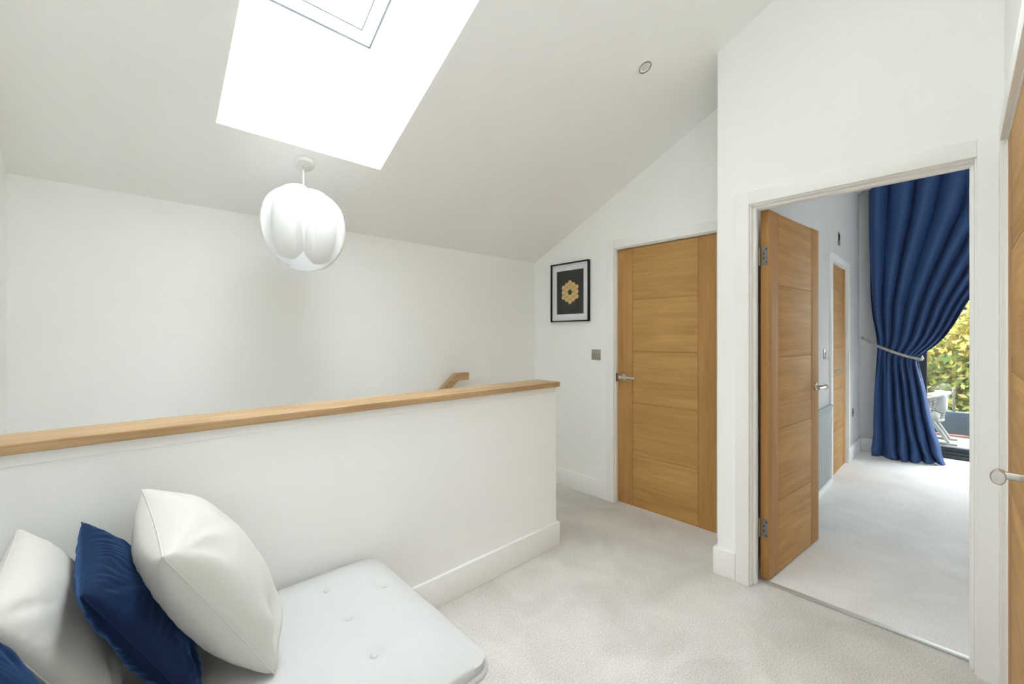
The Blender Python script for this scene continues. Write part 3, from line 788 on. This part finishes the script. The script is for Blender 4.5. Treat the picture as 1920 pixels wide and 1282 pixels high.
# rocking lounge chair: woven hoop arm, shell, cushion, slanted leg on a ski-shaped runner
ch = thing('patio_chair', 'white woven patio chair with cushion on the balcony', 'chair', (7.12, .36, .061))
bm = bmesh.new()
NA, NB = 28, 14
def shell(a, b):                                       # bucket: a around (0..1), b height (0..1)
    an = R(-150+300*a); r = .24+.05*b; hgt = .30+.06*b*(1+.9*abs(math.cos(an/2)))
    return Vector((.02+r*math.sin(an)*.9, .02+r*math.cos(an)*-1.0, .26+.22*b+.10*b*max(0, math.cos(an))*1))
g = [[bm.verts.new(shell(i/NA, j/NB)) for i in range(NA+1)] for j in range(NB+1)]
for j in range(NB):
    for i in range(NA): bm.faces.new((g[j][i], g[j][i+1], g[j+1][i+1], g[j+1][i]))
sh = obj('woven_shell', bm, 'wicker', ch, True, 180); wm = sh.modifiers.new('weave', 'WIREFRAME'); wm.thickness = .016; wm.use_replace = True
bm = bmesh.new(); tube(bm, [shell(i/40, 1) for i in range(41)], .022, 10); obj('top_rim', bm, 'wicker', ch, True)
bm = bmesh.new(); tube(bm, [shell(i/40, 0) for i in range(41)], .018, 10); obj('lower_rim', bm, 'wicker', ch, True)
bm = bmesh.new(); box(bm, -.19, .21, -.20, .22, .27, .37, bev=.04, seg=3); obj('seat_cushion', bm, 'canvas', ch, True)
bm = bmesh.new(); box(bm, -.16, .18, -.26, -.14, .36, .60, bev=.045, seg=3); obj('back_cushion', bm, 'canvas', ch, True)
for sx in (-.17, .19):
    for sy, ey in ((-.13, -.27), (.13, .27)):
        bm = bmesh.new(); tube(bm, [(sx, sy, .27), (sx, ey, .025)], [.020, .016], 10); obj('leg', bm, 'wicker', ch, True)
    bm = bmesh.new(); box(bm, sx-.018, sx+.018, -.34, .34, .0, .026, bev=.008); obj('runner', bm, 'wicker', ch, True)
# garden
bm = bmesh.new(); box(bm, 7.8, 60, -40, 40, -3.0, -2.8)
struct('ground', bm, 'ground', 'dark planted ground below the balcony', 'ground')
def tree(name, label, loc, blobs, nleaf, m, size, seed, group):
    rg = random.Random(seed); t = thing(name, label, 'tree', loc, group=group)
    bm = bmesh.new(); h0 = min(b[2] for b in blobs)
    tube(bm, [(0, 0, 0), (.05, .03, h0*.5), (0, 0, h0), (.02, .0, h0+.8)], [.12, .09, .06, .03], 10)
    obj('trunk', bm, 'bark', t, True)
    for b in blobs:
        bm = bmesh.new(); tube(bm, [(0, 0, h0*.8), (b[0]*.5, b[1]*.5, h0*.85+(b[2]-h0)*.6), (b[0], b[1], b[2])], [.045, .03, .012], 7); obj('branch', bm, 'bark', t, True)
    vs, fs = [], []
    tot = sum(b[3]**2 for b in blobs)
    for b in blobs:
        for _ in range(int(nleaf*b[3]**2/tot)):
            d = Vector((rg.gauss(0, 1), rg.gauss(0, 1), rg.gauss(0, 1))).normalized()*b[3]*(rg.random()**.45)
            p = Vector(b[:3])+Vector((d.x, d.y, d.z*.8))
            n_ = (d.normalized()+Vector((rg.gauss(0, .6), rg.gauss(0, .6), rg.gauss(0, .6)+.5))).normalized()
            u = n_.orthogonal().normalized(); u.rotate(Matrix.Rotation(rg.random()*6.28, 3, n_)); w = n_.cross(u); s = size*rg.uniform(.6, 1.25)
            k = len(vs)
            vs += [p-u*s, p-u*s*.15+w*s*.48, p+u*s, p-u*s*.15-w*s*.48+n_*s*.1]; fs.append((k, k+1, k+2, k+3))
    me = bpy.data.meshes.new('foliage'); me.from_pydata(vs, [], fs); me.materials.append(M[m])
    o = bpy.data.objects.new('foliage', me); COL.objects.link(o); o.parent = t; o['kind'] = 'stuff'
GZ = -2.8
tree('autumn_tree', 'yellow and green autumn tree outside the patio window', (9.6, .25, GZ), [(-.2, .1, 2.9, .75), (0, -.7, 3.3, .85), (.1, .8, 3.2, .8), (.2, 0, 3.9, .85), (.2, -1.3, 3.6, .8), (.3, 1.5, 3.5, .8), (0, -.5, 4.35, .55), (-.2, -.4, 2.6, .7)], 15000, 'leaf_gold', .055, 3, 'trees beyond the balcony')
x, y, hh, r = 13.5, .35, 6.5, 1.5
bl_ = [(0, 0, hh*f, r*q) for f, q in ((.3, 1.1), (.5, 1.1), (.7, .95), (.88, .65), (1.0, .35))]+[(.3, 1.2, hh*.45, r*.8), (.2, -1.2, hh*.55, r*.8)]
tree('evergreen_tree', 'dark evergreen tree standing behind the yellow autumn tree', (x, y, GZ), bl_, 11000, 'leaf_dark', .13, 20, 'trees beyond the balcony')
